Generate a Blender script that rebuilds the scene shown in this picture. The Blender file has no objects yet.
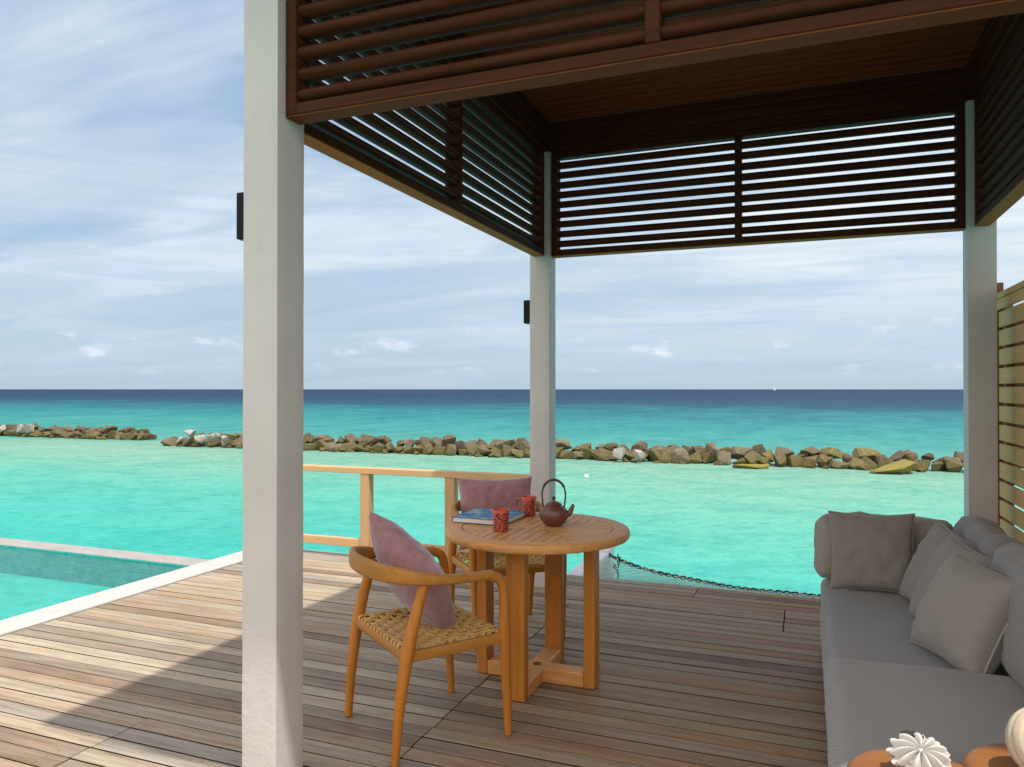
import bpy, bmesh, math, random
from mathutils import Vector, Matrix, noise
R = math.radians
random.seed(7)
S = bpy.context.scene
COL = S.collection

# ---------------------------------------------------------------- camera
cam_d = bpy.data.cameras.new('camera'); cam = bpy.data.objects.new('camera', cam_d); COL.objects.link(cam)
cam_d.sensor_width = 36.0; cam_d.lens = 36.0*749/1024
cam_d.clip_start = 0.05; cam_d.clip_end = 20000
cam.location = (0, 0, 1.43)
cam.rotation_euler = (math.pi/2+0.0075, 0, 0.373)
S.camera = cam
S.render.resolution_x = 1024; S.render.resolution_y = 767

# ---------------------------------------------------------------- light
SUNDIR = Vector((0.317, -0.22, 1.0)).normalized()
sun_d = bpy.data.lights.new('sun', 'SUN'); sun_d.energy = 3.2; sun_d.angle = R(0.9); sun_d.color = (1.0, 0.94, 0.85)
sun = bpy.data.objects.new('sun', sun_d); COL.objects.link(sun)
sun.rotation_euler = SUNDIR.to_track_quat('Z', 'Y').to_euler()
sun.location = (0, 0, 30)
S.view_settings.view_transform = 'Standard'; S.view_settings.look = 'None'
S.view_settings.exposure = 0.62; S.view_settings.gamma = 1.0; S.view_settings.use_curve_mapping = False

W = bpy.data.worlds.new('World'); S.world = W; W.use_nodes = True
nt = W.node_tree; N = nt.nodes; L = nt.links
for n in list(N): N.remove(n)

class G:
    """tiny node graph helper"""
    def __init__(s, nt): s.nt = nt
    def n(s, t, **k):
        x = s.nt.nodes.new(t)
        for a, b in k.items():
            if a.startswith('i_'):
                key = a[2:]; key = int(key) if key.isdigit() else key.replace('_', ' ')
                if isinstance(b, bpy.types.NodeSocket): s.nt.links.new(b, x.inputs[key])
                else: x.inputs[key].default_value = b
            else: setattr(x, a, b)
        return x
    def math(s, op, a, b=None, c=None, clamp=False):
        x = s.nt.nodes.new('ShaderNodeMath'); x.operation = op; x.use_clamp = clamp
        for i, v in enumerate((a, b, c)):
            if v is None: continue
            if isinstance(v, bpy.types.NodeSocket): s.nt.links.new(v, x.inputs[i])
            else: x.inputs[i].default_value = v
        return x.outputs[0]
    def noise(s, vec, scale=5, detail=4, rough=.55, dist=0.0, dim='3D'):
        x = s.nt.nodes.new('ShaderNodeTexNoise'); x.noise_dimensions = dim
        s.nt.links.new(vec, x.inputs['Vector'])
        x.inputs['Scale'].default_value = scale; x.inputs['Detail'].default_value = detail
        x.inputs['Roughness'].default_value = rough; x.inputs['Distortion'].default_value = dist
        return x.outputs['Fac']
    def ramp(s, fac, stops, interp='LINEAR'):
        x = s.nt.nodes.new('ShaderNodeValToRGB'); x.color_ramp.interpolation = interp
        e = x.color_ramp.elements
        while len(e) < len(stops): e.new(0.5)
        for i, (p, c) in enumerate(stops):
            e[i].position = p
            e[i].color = (c, c, c, 1) if isinstance(c, (int, float)) else (*c, 1)
        s.nt.links.new(fac, x.inputs[0]); return x.outputs[0]
    def mix(s, fac, a, b, blend='MIX'):
        x = s.nt.nodes.new('ShaderNodeMix'); x.data_type = 'RGBA'; x.blend_type = blend
        for i, v in ((0, fac), (6, a), (7, b)):
            if isinstance(v, bpy.types.NodeSocket): s.nt.links.new(v, x.inputs[i])
            elif i == 0: x.inputs[0].default_value = v
            else: x.inputs[i].default_value = (*v, 1) if len(v) == 3 else v
        return x.outputs[2]
    def mapping(s, vec, scale=(1, 1, 1), rot=(0, 0, 0), loc=(0, 0, 0)):
        x = s.nt.nodes.new('ShaderNodeMapping'); s.nt.links.new(vec, x.inputs[0])
        x.inputs['Scale'].default_value = scale; x.inputs['Rotation'].default_value = rot; x.inputs['Location'].default_value = loc
        return x.outputs[0]
    def bump(s, h, strength=.3, dist=.01, normal=None):
        x = s.nt.nodes.new('ShaderNodeBump'); s.nt.links.new(h, x.inputs['Height'])
        x.inputs['Strength'].default_value = strength; x.inputs['Distance'].default_value = dist
        if normal is not None: s.nt.links.new(normal, x.inputs['Normal'])
        return x.outputs[0]
    def comb(s, x_, y_, z_):
        x = s.nt.nodes.new('ShaderNodeCombineXYZ')
        for i, v in enumerate((x_, y_, z_)):
            if isinstance(v, bpy.types.NodeSocket): s.nt.links.new(v, x.inputs[i])
            else: x.inputs[i].default_value = v
        return x.outputs[0]

g = G(nt)
SKY = 0.10
sky = g.n('ShaderNodeTexSky', sky_type='NISHITA', sun_disc=False)
sky.sun_elevation = math.asin(SUNDIR.z); sky.sun_rotation = math.atan2(SUNDIR.x, SUNDIR.y)
sky.air_density = 1.0; sky.dust_density = 0.6; sky.ozone_density = 1.5
tc = g.n('ShaderNodeTexCoord'); dirv = tc.outputs['Generated']
sep = g.n('ShaderNodeSeparateXYZ', i_0=dirv)
dx, dy, dz = sep.outputs
up = g.math('MAXIMUM', dz, 0.0)
den = g.math('ADD', up, 0.10)
u = g.math('DIVIDE', dx, den); v = g.math('DIVIDE', dy, den)
flat = g.comb(u, v, 0.0)
# high thin layers, streaked
m1 = g.mapping(flat, scale=(0.42, 1.0, 1), rot=(0, 0, R(-34)), loc=(1.3, .4, 0))
n1 = g.noise(m1, .9, 8, .52, .9)
m2 = g.mapping(flat, scale=(0.5, 0.9, 1), rot=(0, 0, R(-10)), loc=(3.1, 2.2, 0))
n2 = g.noise(m2, 0.9, 9, .58, 1.0)
n3 = g.noise(g.mapping(flat, scale=(.25, .3, 1), loc=(5.5, .3, 0)), 1.0, 3, .5)
streak = g.ramp(n1, [(.42, 0), (.60, 1)], 'EASE')
soft = g.ramp(n2, [(.32, 0), (.68, 1)], 'EASE')
side = g.ramp(g.math('ADD', dx, 0.0), [(0.0, 0), (1, 1)])
right = g.n('ShaderNodeMapRange', i_0=dx); right.inputs[1].default_value = -.55; right.inputs[2].default_value = .25
right = right.outputs[0]
cover = g.math('ADD', g.math('MULTIPLY', streak, .55), g.math('MULTIPLY', soft, .40))
cover = g.math('ADD', cover, g.math('MULTIPLY', right, .62))
cover = g.math('ADD', cover, g.math('MULTIPLY_ADD', n3, .5, -.27), clamp=True)
elev_hi = g.ramp(up, [(0.0, .35), (.05, .6), (.16, 1), (1, 1)])
cover = g.math('MULTIPLY', cover, elev_hi)
base = g.mix(0.88, sky.outputs[0], g.ramp(up, [(0, (2.75, 3.75, 4.75)), (.06, (2.9, 3.95, 4.95)), (.22, (2.55, 3.6, 4.85)), (.5, (1.75, 2.75, 4.4)), (1, (1.8, 2.9, 4.8))]))
ccol = g.ramp(up, [(0, (3.9, 4.7, 5.4)), (.2, (5.6, 6.1, 6.5)), (.5, (5.0, 5.75, 6.3)), (1, (5.4, 5.9, 6.2))])
ccol = g.mix(g.ramp(n2, [(.3, 0), (.5, 1)]), g.mix(.5, ccol, (3.5, 4.4, 5.5)), ccol)
c1 = g.mix(cover, base, ccol)
# small puffs above the horizon
az = g.math('ARCTAN2', dx, dy)
m4 = g.comb(g.math('MULTIPLY', az, 1.0), g.math('MULTIPLY', up, 2.3), 0.0)
n4 = g.noise(g.mapping(m4, loc=(.35, .0, 0)), 13, 6, .55)
band = g.ramp(up, [(.012, 0), (.035, 1), (.06, 1), (.10, 0)], 'EASE')
puff = g.math('MULTIPLY', g.ramp(n4, [(.55, 0), (.72, 1)], 'EASE'), band)
c2 = g.mix(g.math('MULTIPLY', puff, .75), c1, (6.0, 6.4, 6.7))
# grey wispy darker bands
n5 = g.noise(g.mapping(m4, scale=(.35, 2.6, 1), loc=(1.7, .3, 0)), 9, 6, .55, .4)
gb = g.math('MULTIPLY', g.ramp(n5, [(.48, 0), (.62, 1)]), g.ramp(up, [(.02, 0), (.07, 1), (.28, 1), (.4, 0)]))
c3 = g.mix(g.math('MULTIPLY', gb, .45), c2, (3.1, 4.1, 5.3))
# added fill light: sky whitened behind the viewer and round the sun
sd = g.n('ShaderNodeVectorMath', operation='DOT_PRODUCT', i_0=dirv); sd.inputs[1].default_value = SUNDIR
back = g.n('ShaderNodeMapRange', i_0=dy, interpolation_type='SMOOTHSTEP'); back.inputs[1].default_value = .25; back.inputs[2].default_value = -.55
glow = g.math('MAXIMUM', back.outputs[0], g.ramp(sd.outputs['Value'], [(.80, 0), (1, 1)], 'EASE'))
c4 = g.mix(glow, c3, (10.6, 9.9, 9.1))
bg = g.n('ShaderNodeBackground', i_0=c4); bg.inputs[1].default_value = SKY
out = g.n('ShaderNodeOutputWorld', i_0=bg.outputs[0])

# ---------------------------------------------------------------- materials
def new_mat(name):
    m = bpy.data.materials.new(name); m.use_nodes = True
    for n in list(m.node_tree.nodes): m.node_tree.nodes.remove(n)
    g = G(m.node_tree)
    b = g.n('ShaderNodeBsdfPrincipled'); o = g.n('ShaderNodeOutputMaterial', i_0=b.outputs[0])
    return m, g, b
def setc(g, b, key, val):
    if isinstance(val, bpy.types.NodeSocket): g.nt.links.new(val, b.inputs[key])
    elif key == 'Base Color': b.inputs[key].default_value = (*val, 1)
    else: b.inputs[key].default_value = val

def wood(name, light, dark, axis='X', rough=.5, grain=1.0, coat=0.0, spec=.4, bump=.25, worn=None):
    m, g, b = new_mat(name)
    oc = g.n('ShaderNodeTexCoord').outputs['Object']
    info = g.n('ShaderNodeObjectInfo').outputs['Random']
    off = g.comb(g.math('MULTIPLY', info, 7.0), g.math('MULTIPLY', info, 3.0), g.math('MULTIPLY', info, 5.0))
    vv = g.n('ShaderNodeVectorMath', operation='ADD', i_0=oc, i_1=off).outputs[0]
    sc = {'X': (1.2, 22, 22), 'Y': (22, 1.2, 22), 'Z': (22, 22, 1.2)}[axis]
    p = g.mapping(vv, scale=tuple(s*grain for s in sc))
    n1 = g.noise(p, 1.6, 6, .6, .6)
    n2 = g.noise(p, 7.0, 3, .6)
    n3 = g.noise(vv, 2.2, 3, .5)
    f = g.math('ADD', g.math('MULTIPLY', n1, .75), g.math('MULTIPLY', n2, .25))
    col = g.mix(g.ramp(f, [(.3, 0), (.7, 1)]), dark, light)
    col = g.mix(g.ramp(n3, [(.3, 0), (.75, .45)]), col, tuple(c*.72 for c in light))
    if worn: col = g.mix(g.ramp(g.noise(vv, 4.5, 6, .65), [(.52, 0), (.72, .7)]), col, worn)
    setc(g, b, 'Base Color', col)
    setc(g, b, 'Roughness', g.math('MULTIPLY_ADD', n1, .25, rough-.12))
    b.inputs['Specular IOR Level'].default_value = spec
    b.inputs['Coat Weight'].default_value = coat; b.inputs['Coat Roughness'].default_value = .3
    setc(g, b, 'Normal', g.bump(f, bump, .002))
    return m

def plain(name, col, rough=.5, spec=.4, metal=0.0, var=.12, vs=8, bump=0.0, bs=60, sheen=0.0):
    m, g, b = new_mat(name)
    oc = g.n('ShaderNodeTexCoord').outputs['Object']
    n1 = g.noise(oc, vs, 5, .6)
    setc(g, b, 'Base Color', g.mix(n1, tuple(c*(1-var) for c in col), tuple(min(1, c*(1+var)) for c in col)))
    b.inputs['Roughness'].default_value = rough; b.inputs['Metallic'].default_value = metal
    b.inputs['Specular IOR Level'].default_value = spec; b.inputs['Sheen Weight'].default_value = sheen
    if bump: setc(g, b, 'Normal', g.bump(g.noise(oc, bs, 4, .6), bump, .004))
    return m

def fabric(name, col, weave=380, var=.1, sheen=.25, rough=.9, ribs=None, wr=.25, ms=5):
    m, g, b = new_mat(name)
    oc = g.n('ShaderNodeTexCoord').outputs['Object']
    n1 = g.ramp(g.noise(oc, ms, 5, .65), [(.3, 0), (.7, 1)]); n2 = g.noise(oc, weave, 2, .5); n3 = g.noise(oc, 9, 3, .5, .6)
    c = g.mix(n1, tuple(x*(1-var) for x in col), tuple(x*(1+var) for x in col))
    c = g.mix(g.ramp(n2, [(.35, 0), (.65, .35)]), c, tuple(x*.72 for x in col))
    h = n2
    if ribs:
        w = g.n('ShaderNodeTexWave', wave_type='BANDS', bands_direction='DIAGONAL', i_Scale=ribs)
        g.nt.links.new(oc, w.inputs[0])
        h = g.math('ADD', g.math('MULTIPLY', w.outputs['Fac'], 1.0), g.math('MULTIPLY', n2, .4))
        c = g.mix(g.math('MULTIPLY', w.outputs['Fac'], .3), c, tuple(x*.6 for x in col))
    setc(g, b, 'Base Color', c); b.inputs['Roughness'].default_value = rough
    b.inputs['Sheen Weight'].default_value = sheen; b.inputs['Specular IOR Level'].default_value = .2
    nb = g.bump(n3, wr, .02)
    setc(g, b, 'Normal', g.bump(h, .35, .0015, nb))
    return m

M = {}
M['dark_x'] = wood('stained_wood', (.080, .026, .011), (.032, .009, .0045), 'X', .55, spec=.07)
M['dark_y'] = wood('stained_wood_lengthwise', (.080, .026, .011), (.032, .009, .0045), 'Y', .55, spec=.07)
M['ceiling_wood'] = wood('ceiling_board_wood', (.20, .068, .025), (.085, .026, .010), 'X', .55, spec=.1)
M['under_bounce_dim'] = wood('dim_bounce_underside', (.15, .060, .022), (.08, .028, .010), 'X', .6, spec=.05)  # weaker bounce light put into the front strip's colour
M['under'] = wood('bounce_lit_underside', (.42, .18, .045), (.24, .09, .024), 'X', .6, spec=.05)  # warm light bounced off the deck put into the colour
M['teak_trim'] = wood('oiled_wood_trim', (.30, .13, .04), (.15, .055, .018), 'X', .4)
M['chair_wood'] = wood('oiled_teak', (.52, .200, .028), (.34, .110, .014), 'Z', .48, spec=.3)
M['band_wood'] = wood('golden_teak', (.45, .205, .042), (.31, .125, .022), 'X', .5, spec=.3)
M['table_wood'] = wood('table_teak', (.54, .215, .040), (.35, .115, .018), 'Z', .5, spec=.25)
M['table_top_x'] = wood('table_teak_slats', (.72, .375, .130), (.40, .165, .042), 'X', .5)
M['table_top_y'] = wood('table_teak_slats_cross', (.72, .375, .130), (.40, .165, .042), 'Y', .5)
M['rail_wood'] = wood('pale_rail_wood', (.62, .40, .20), (.48, .28, .13), 'X', .55)
M['post_wood'] = wood('pale_post_wood', (.60, .38, .19), (.46, .27, .12), 'Z', .55)
M['fence_wood'] = wood('fence_board_wood', (.74, .45, .20), (.58, .33, .125), 'Y', .6, spec=.1)
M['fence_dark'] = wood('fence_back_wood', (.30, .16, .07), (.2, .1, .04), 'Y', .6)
M['stool_wood'] = wood('stool_wood', (.31, .125, .028), (.17, .060, .012), 'X', .5, coat=.0, grain=.6)
M['black'] = plain('matte_black_metal', (.007, .008, .010), .6, .15)
M['lens'] = plain('frosted_lens', (.12, .2, .18), .3)
M['rope_seat'] = plain('natural_rope', (.58, .36, .13), .8, var=.25, vs=60, bump=.6, bs=300)
M['mauve'] = fabric('mauve_velvet', (.315, .155, .175), 230, .26, .45, wr=.5, ms=22)
M['seat_grey'] = fabric('grey_ribbed_fabric', (.27, .26, .258), 420, .05, .2, ribs=26, wr=.1)
M['back_grey'] = fabric('grey_fabric', (.24, .222, .22), 420, .06, .2)
M['arm_grey'] = fabric('warm_grey_fabric', (.33, .30, .275), 420, .06, .2)
M['pillow_grey'] = fabric('taupe_grey_fabric', (.255, .226, .205), 420, .07, .2)
M['pillow_light'] = fabric('light_grey_fabric', (.275, .248, .228), 420, .06, .2)
M['piping'] = fabric('piping_fabric', (.32, .29, .26), 420, .05, .2)
M['clay'] = plain('brown_clay', (.135, .050, .034), .33, .5, var=.3, vs=18, bump=.15, bs=90)
M['clay_dark'] = plain('dark_handle', (.035, .022, .018), .4)
M['ceramic_white'] = plain('white_ceramic', (.56, .54, .52), .5, var=.05, bump=.2, bs=50)
M['ceramic_beige'] = plain('beige_ceramic', (.50, .41, .32), .7, var=.14, vs=20, bump=.3, bs=60)
M['hole'] = plain('dark_hollow', (.03, .02, .018), .8)
M['pages'] = plain('book_pages', (.66, .60, .58), .8, var=.08, vs=40)
M['rubber'] = plain('rubber', (.03, .03, .03), .7)
M['sail_white'] = plain('boat_white', (.85, .85, .85), .5)
M['substructure'] = plain('gap_shade_underlay', (.015, .012, .010), .95, spec=.05)  # near-black: shade seen through the deck gaps put into the colour

def mug_mat():
    m, g, b = new_mat('red_speckled_glaze')
    oc = g.n('ShaderNodeTexCoord').outputs['Object']
    v = g.n('ShaderNodeTexVoronoi', i_Scale=120.0); g.nt.links.new(oc, v.inputs['Vector'])
    f = g.ramp(v.outputs['Distance'], [(.42, 1), (.52, 0)])
    f = g.math('MULTIPLY', f, g.ramp(g.noise(oc, 45, 3), [(.34, 0), (.40, 1)]))
    sepz = g.n('ShaderNodeSeparateXYZ', i_0=oc).outputs[2]
    f = g.math('MULTIPLY', f, g.math('LESS_THAN', sepz, .088))
    setc(g, b, 'Base Color', g.mix(f, (.52, .085, .045), (.02, .018, .02))); b.inputs['Roughness'].default_value = .28
    return m
M['mug'] = mug_mat()

def cover_mat():
    m, g, b = new_mat('blue_printed_cover')
    oc = g.n('ShaderNodeTexCoord').outputs['Object']
    n = g.noise(oc, 9, 5, .6, 1.2)
    c = g.ramp(n, [(.30, (.02, .06, .17)), (.46, (.05, .15, .32)), (.55, (.10, .27, .40)), (.63, (.42, .40, .32)), (.75, (.05, .10, .2))])
    setc(g, b, 'Base Color', c); b.inputs['Roughness'].default_value = .55; b.inputs['Specular IOR Level'].default_value = .2
    return m
M['cover'] = cover_mat()
M['cover_edge'] = plain('dark_blue_cloth', (.03, .08, .2), .5)

def column_mat():
    m, g, b = new_mat('painted_render')
    oc = g.n('ShaderNodeTexCoord').outputs['Object']
    n1 = g.noise(oc, 3.0, 6, .6); n2 = g.noise(oc, 26, 5, .65, .3); n3 = g.noise(oc, 120, 3, .6)
    c = g.mix(g.ramp(n1, [(.3, 0), (.7, 1)]), (.475, .445, .445), (.53, .50, .50))
    c = g.mix(g.ramp(n2, [(.62, 0), (.75, .35)]), c, (.40, .36, .31))
    setc(g, b, 'Base Color', c); b.inputs['Roughness'].default_value = .62
    h = g.math('ADD', g.math('MULTIPLY', g.ramp(n2, [(.35, 0), (.6, 1)]), .8), g.math('MULTIPLY', n3, .3))
    setc(g, b, 'Normal', g.bump(h, .26, .004))
    return m
M['column'] = column_mat()
def stone_mat(name, a, b_, s=6):
    m, g, b = new_mat(name)
    oc = g.n('ShaderNodeTexCoord').outputs['Object']
    n1 = g.noise(oc, s, 7, .65, .4); n2 = g.noise(oc, 90, 3, .6)
    setc(g, b, 'Base Color', g.mix(g.ramp(n1, [(.3, 0), (.7, 1)]), a, b_)); b.inputs['Roughness'].default_value = .7
    setc(g, b, 'Normal', g.bump(g.math('ADD', n1, g.math('MULTIPLY', n2, .4)), .3, .004))
    return m
M['coping'] = stone_mat('pale_coping_stone', (.37, .37, .36), (.46, .455, .44))
M['coping_far'] = stone_mat('grey_coping_stone', (.25, .235, .225), (.34, .32, .31))
M['white_beam'] = stone_mat('white_painted_beam', (.66, .66, .66), (.76, .76, .76))

def deck_mat():
    m, g, b = new_mat('weathered_deck_boards')
    geo = g.n('ShaderNodeNewGeometry').outputs['Position']
    a1 = g.n('ShaderNodeAttribute', attribute_name='rnd').outputs['Fac']
    a2 = g.n('ShaderNodeAttribute', attribute_name='rnd_b').outputs['Fac']
    off = g.comb(g.math('MULTIPLY', a1, 37.0), 0.0, g.math('MULTIPLY', a2, 11.0))
    vv = g.n('ShaderNodeVectorMath', operation='ADD', i_0=geo, i_1=off).outputs[0]
    p = g.mapping(vv, scale=(1.3, 26, 1))
    n1 = g.noise(p, 1.5, 7, .62, .5); n2 = g.noise(p, 8, 4, .6); n3 = g.noise(g.mapping(vv, scale=(1, 3.5, 1)), 1.7, 5, .6, .4)
    big = g.noise(geo, .55, 3, .5)
    bl = g.ramp(a1, [(0, (.36, .32, .27)), (.14, (.26, .225, .19)), (.28, (.39, .335, .27)), (.42, (.33, .265, .21)), (.55, (.31, .295, .28)),
                     (.68, (.38, .315, .245)), (.80, (.235, .18, .14)), (.90, (.41, .37, .31)), (1, (.34, .275, .22))], 'CONSTANT')
    br = g.ramp(a2, [(0, (.27, .175, .115)), (.15, (.31, .235, .175)), (.3, (.25, .095, .045)), (.38, (.28, .205, .14)), (.54, (.31, .25, .195)),
                     (.68, (.31, .185, .095)), (.80, (.14, .080, .052)), (.88, (.30, .24, .155)), (.95, (.27, .135, .09)), (1, (.30, .2, .15))], 'CONSTANT')
    xs = g.n('ShaderNodeSeparateXYZ', i_0=geo).outputs[0]
    fx = g.n('ShaderNodeMapRange', i_0=g.math('ADD', xs, g.math('MULTIPLY_ADD', big, 1.6, -.8)))
    fx.inputs[1].default_value = -1.7; fx.inputs[2].default_value = -.2
    c = g.mix(fx.outputs[0], bl, br)
    c = g.mix(g.ramp(n1, [(.30, .95), (.60, 0)]), c, g.mix(1.0, c, (.55, .48, .42), 'MULTIPLY'))
    c = g.mix(g.ramp(n3, [(.50, 0), (.82, .38)]), c, (.38, .355, .33))
    c = g.mix(g.ramp(g.noise(g.mapping(vv, scale=(1, 4, 1)), 2.8, 4, .6, .8), [(.58, 0), (.76, .55)]), c, (.42, .245, .115))
    c = g.mix(g.ramp(g.noise(g.mapping(vv, scale=(1, 3, 1)), 5, 5, .7), [(.66, 0), (.74, .6)]), c, (.14, .11, .09))
    c = g.mix(g.ramp(n2, [(.3, .35), (.6, 0)]), c, g.mix(1.0, c, (.55, .5, .46), 'MULTIPLY'))
    # screw heads: two per board on every joist line
    ysn = g.n('ShaderNodeSeparateXYZ', i_0=geo).outputs[1]
    fx_ = g.math('SUBTRACT', g.math('FRACT', g.math('ADD', g.math('DIVIDE', xs, .595), 20.13)), .5)
    fy_ = g.math('FRACT', g.math('ADD', g.math('DIVIDE', g.math('SUBTRACT', ysn, 5.546), .0935), 200.0))
    d1 = g.math('ABSOLUTE', g.math('SUBTRACT', g.math('ABSOLUTE', g.math('SUBTRACT', fy_, .56)), .24))
    dd = g.math('ADD', g.math('POWER', g.math('MULTIPLY', fx_, .595), 2.0), g.math('POWER', g.math('MULTIPLY', d1, .0935), 2.0))
    c = g.mix(g.math('MULTIPLY', g.math('LESS_THAN', dd, .0038**2), .8), c, (.05, .04, .035))
    c = g.mix(1.0, c, g.mix(fx.outputs[0], (1.06, 1.0, .915), (1.03, .95, .83)), 'MULTIPLY')
    setc(g, b, 'Base Color', c)
    setc(g, b, 'Roughness', g.math('MULTIPLY_ADD', n1, .3, .42)); b.inputs['Specular IOR Level'].default_value = .22
    setc(g, b, 'Normal', g.bump(g.math('ADD', n1, g.math('MULTIPLY', n2, .5)), .45, .003))
    return m
M['deck'] = deck_mat()
M['deck_flank'] = plain('gap_shade_flank', (.045, .030, .020), .9, .1)  # shade of the board gaps put into a dark colour

def sea_mat():
    m, g, b = new_mat('sea_water')
    geo = g.n('ShaderNodeNewGeometry').outputs['Position']
    s = g.n('ShaderNodeSeparateXYZ', i_0=geo); xs, ys = s.outputs[0], s.outputs[1]
    wob = g.noise(g.mapping(geo, scale=(.02, .05, 1)), 1.0, 4, .55)
    big = g.noise(g.mapping(geo, scale=(.11, .13, 1)), 1.0, 7, .66, .8)
    edge = g.noise(g.mapping(geo, scale=(.10, .05, 1)), 1.0, 8, .75)
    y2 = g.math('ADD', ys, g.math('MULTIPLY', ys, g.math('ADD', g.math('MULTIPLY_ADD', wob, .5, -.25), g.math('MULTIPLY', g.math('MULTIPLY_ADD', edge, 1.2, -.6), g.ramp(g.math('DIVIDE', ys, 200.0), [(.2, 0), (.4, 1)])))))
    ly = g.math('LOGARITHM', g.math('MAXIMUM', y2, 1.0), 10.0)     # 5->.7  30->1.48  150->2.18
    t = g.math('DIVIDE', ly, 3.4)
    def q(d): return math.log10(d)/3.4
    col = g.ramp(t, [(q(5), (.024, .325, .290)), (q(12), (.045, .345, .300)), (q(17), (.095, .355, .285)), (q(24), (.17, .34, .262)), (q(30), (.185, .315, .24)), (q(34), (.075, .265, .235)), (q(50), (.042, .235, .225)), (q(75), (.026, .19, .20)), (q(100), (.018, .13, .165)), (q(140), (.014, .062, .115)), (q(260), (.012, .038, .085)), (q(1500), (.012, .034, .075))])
    col = g.mix(g.ramp(big, [(.42, 0), (.62, .24)]), col, g.mix(1.0, col, (.42, .78, .86), 'MULTIPLY'))
    col = g.mix(g.ramp(g.noise(g.mapping(geo, scale=(.55, .7, 1)), 1.0, 6, .62, .8), [(.46, 0), (.66, .38)]), col, g.mix(1.0, col, (.2, .68, .72), 'MULTIPLY'))
    # ripples as geometry-independent bumps, three sizes
    w1 = g.noise(g.mapping(geo, scale=(.9, 1.1, 1), rot=(0, 0, R(8))), 1.0, 5, .55, .5)
    w2 = g.noise(g.mapping(geo, scale=(2.8, 3.4, 1), rot=(0, 0, R(-12))), 1.0, 4, .55, .3)
    w3 = g.noise(g.mapping(geo, scale=(.06, .16, 1)), 1.0, 3, .5)
    h = g.math('ADD', g.math('ADD', g.math('MULTIPLY', w1, .30), g.math('MULTIPLY', w2, .12)), g.math('MULTIPLY', w3, .7))
    rip = g.noise(g.mapping(geo, scale=(3.2, 2.6, 1), rot=(0, 0, R(6))), 1.0, 5, .68, .6)
    col = g.mix(g.ramp(rip, [(.48, 0), (.62, .50)]), col, g.mix(1.0, col, (.35, .80, .83), 'MULTIPLY'))
    far = g.noise(g.mapping(geo, scale=(.30, .11, 1), rot=(0, 0, R(5))), 1.0, 9, .74, .5)
    farm = g.n('ShaderNodeMapRange', i_0=ys); farm.inputs[1].default_value = 31; farm.inputs[2].default_value = 45
    col = g.mix(g.math('MULTIPLY', g.ramp(far, [(.44, 0), (.60, .55)]), farm.outputs[0]), col, g.mix(1.0, col, (.30, .62, .72), 'MULTIPLY'))
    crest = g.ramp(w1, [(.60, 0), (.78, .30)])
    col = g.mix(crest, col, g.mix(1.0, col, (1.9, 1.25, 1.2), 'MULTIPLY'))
    nb = g.bump(h, .55, 1.0)
    df = g.n('ShaderNodeBsdfDiffuse'); g.nt.links.new(col, df.inputs[0]); g.nt.links.new(nb, df.inputs['Normal'])
    gl = g.n('ShaderNodeBsdfGlossy'); gl.inputs['Roughness'].default_value = .22; g.nt.links.new(nb, gl.inputs['Normal'])
    fr = g.n('ShaderNodeFresnel'); fr.inputs[0].default_value = 1.33; g.nt.links.new(nb, fr.inputs['Normal'])
    mx = g.n('ShaderNodeMixShader'); g.nt.links.new(g.math('MINIMUM', fr.outputs[0], .11), mx.inputs[0])   # facets of a choppy sea never all reach grazing
    g.nt.links.new(df.outputs[0], mx.inputs[1]); g.nt.links.new(gl.outputs[0], mx.inputs[2])
    o = [n for n in g.nt.nodes if n.type == 'OUTPUT_MATERIAL'][0]; g.nt.links.new(mx.outputs[0], o.inputs[0])
    g.nt.nodes.remove(b); return m
M['sea'] = sea_mat()

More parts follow.
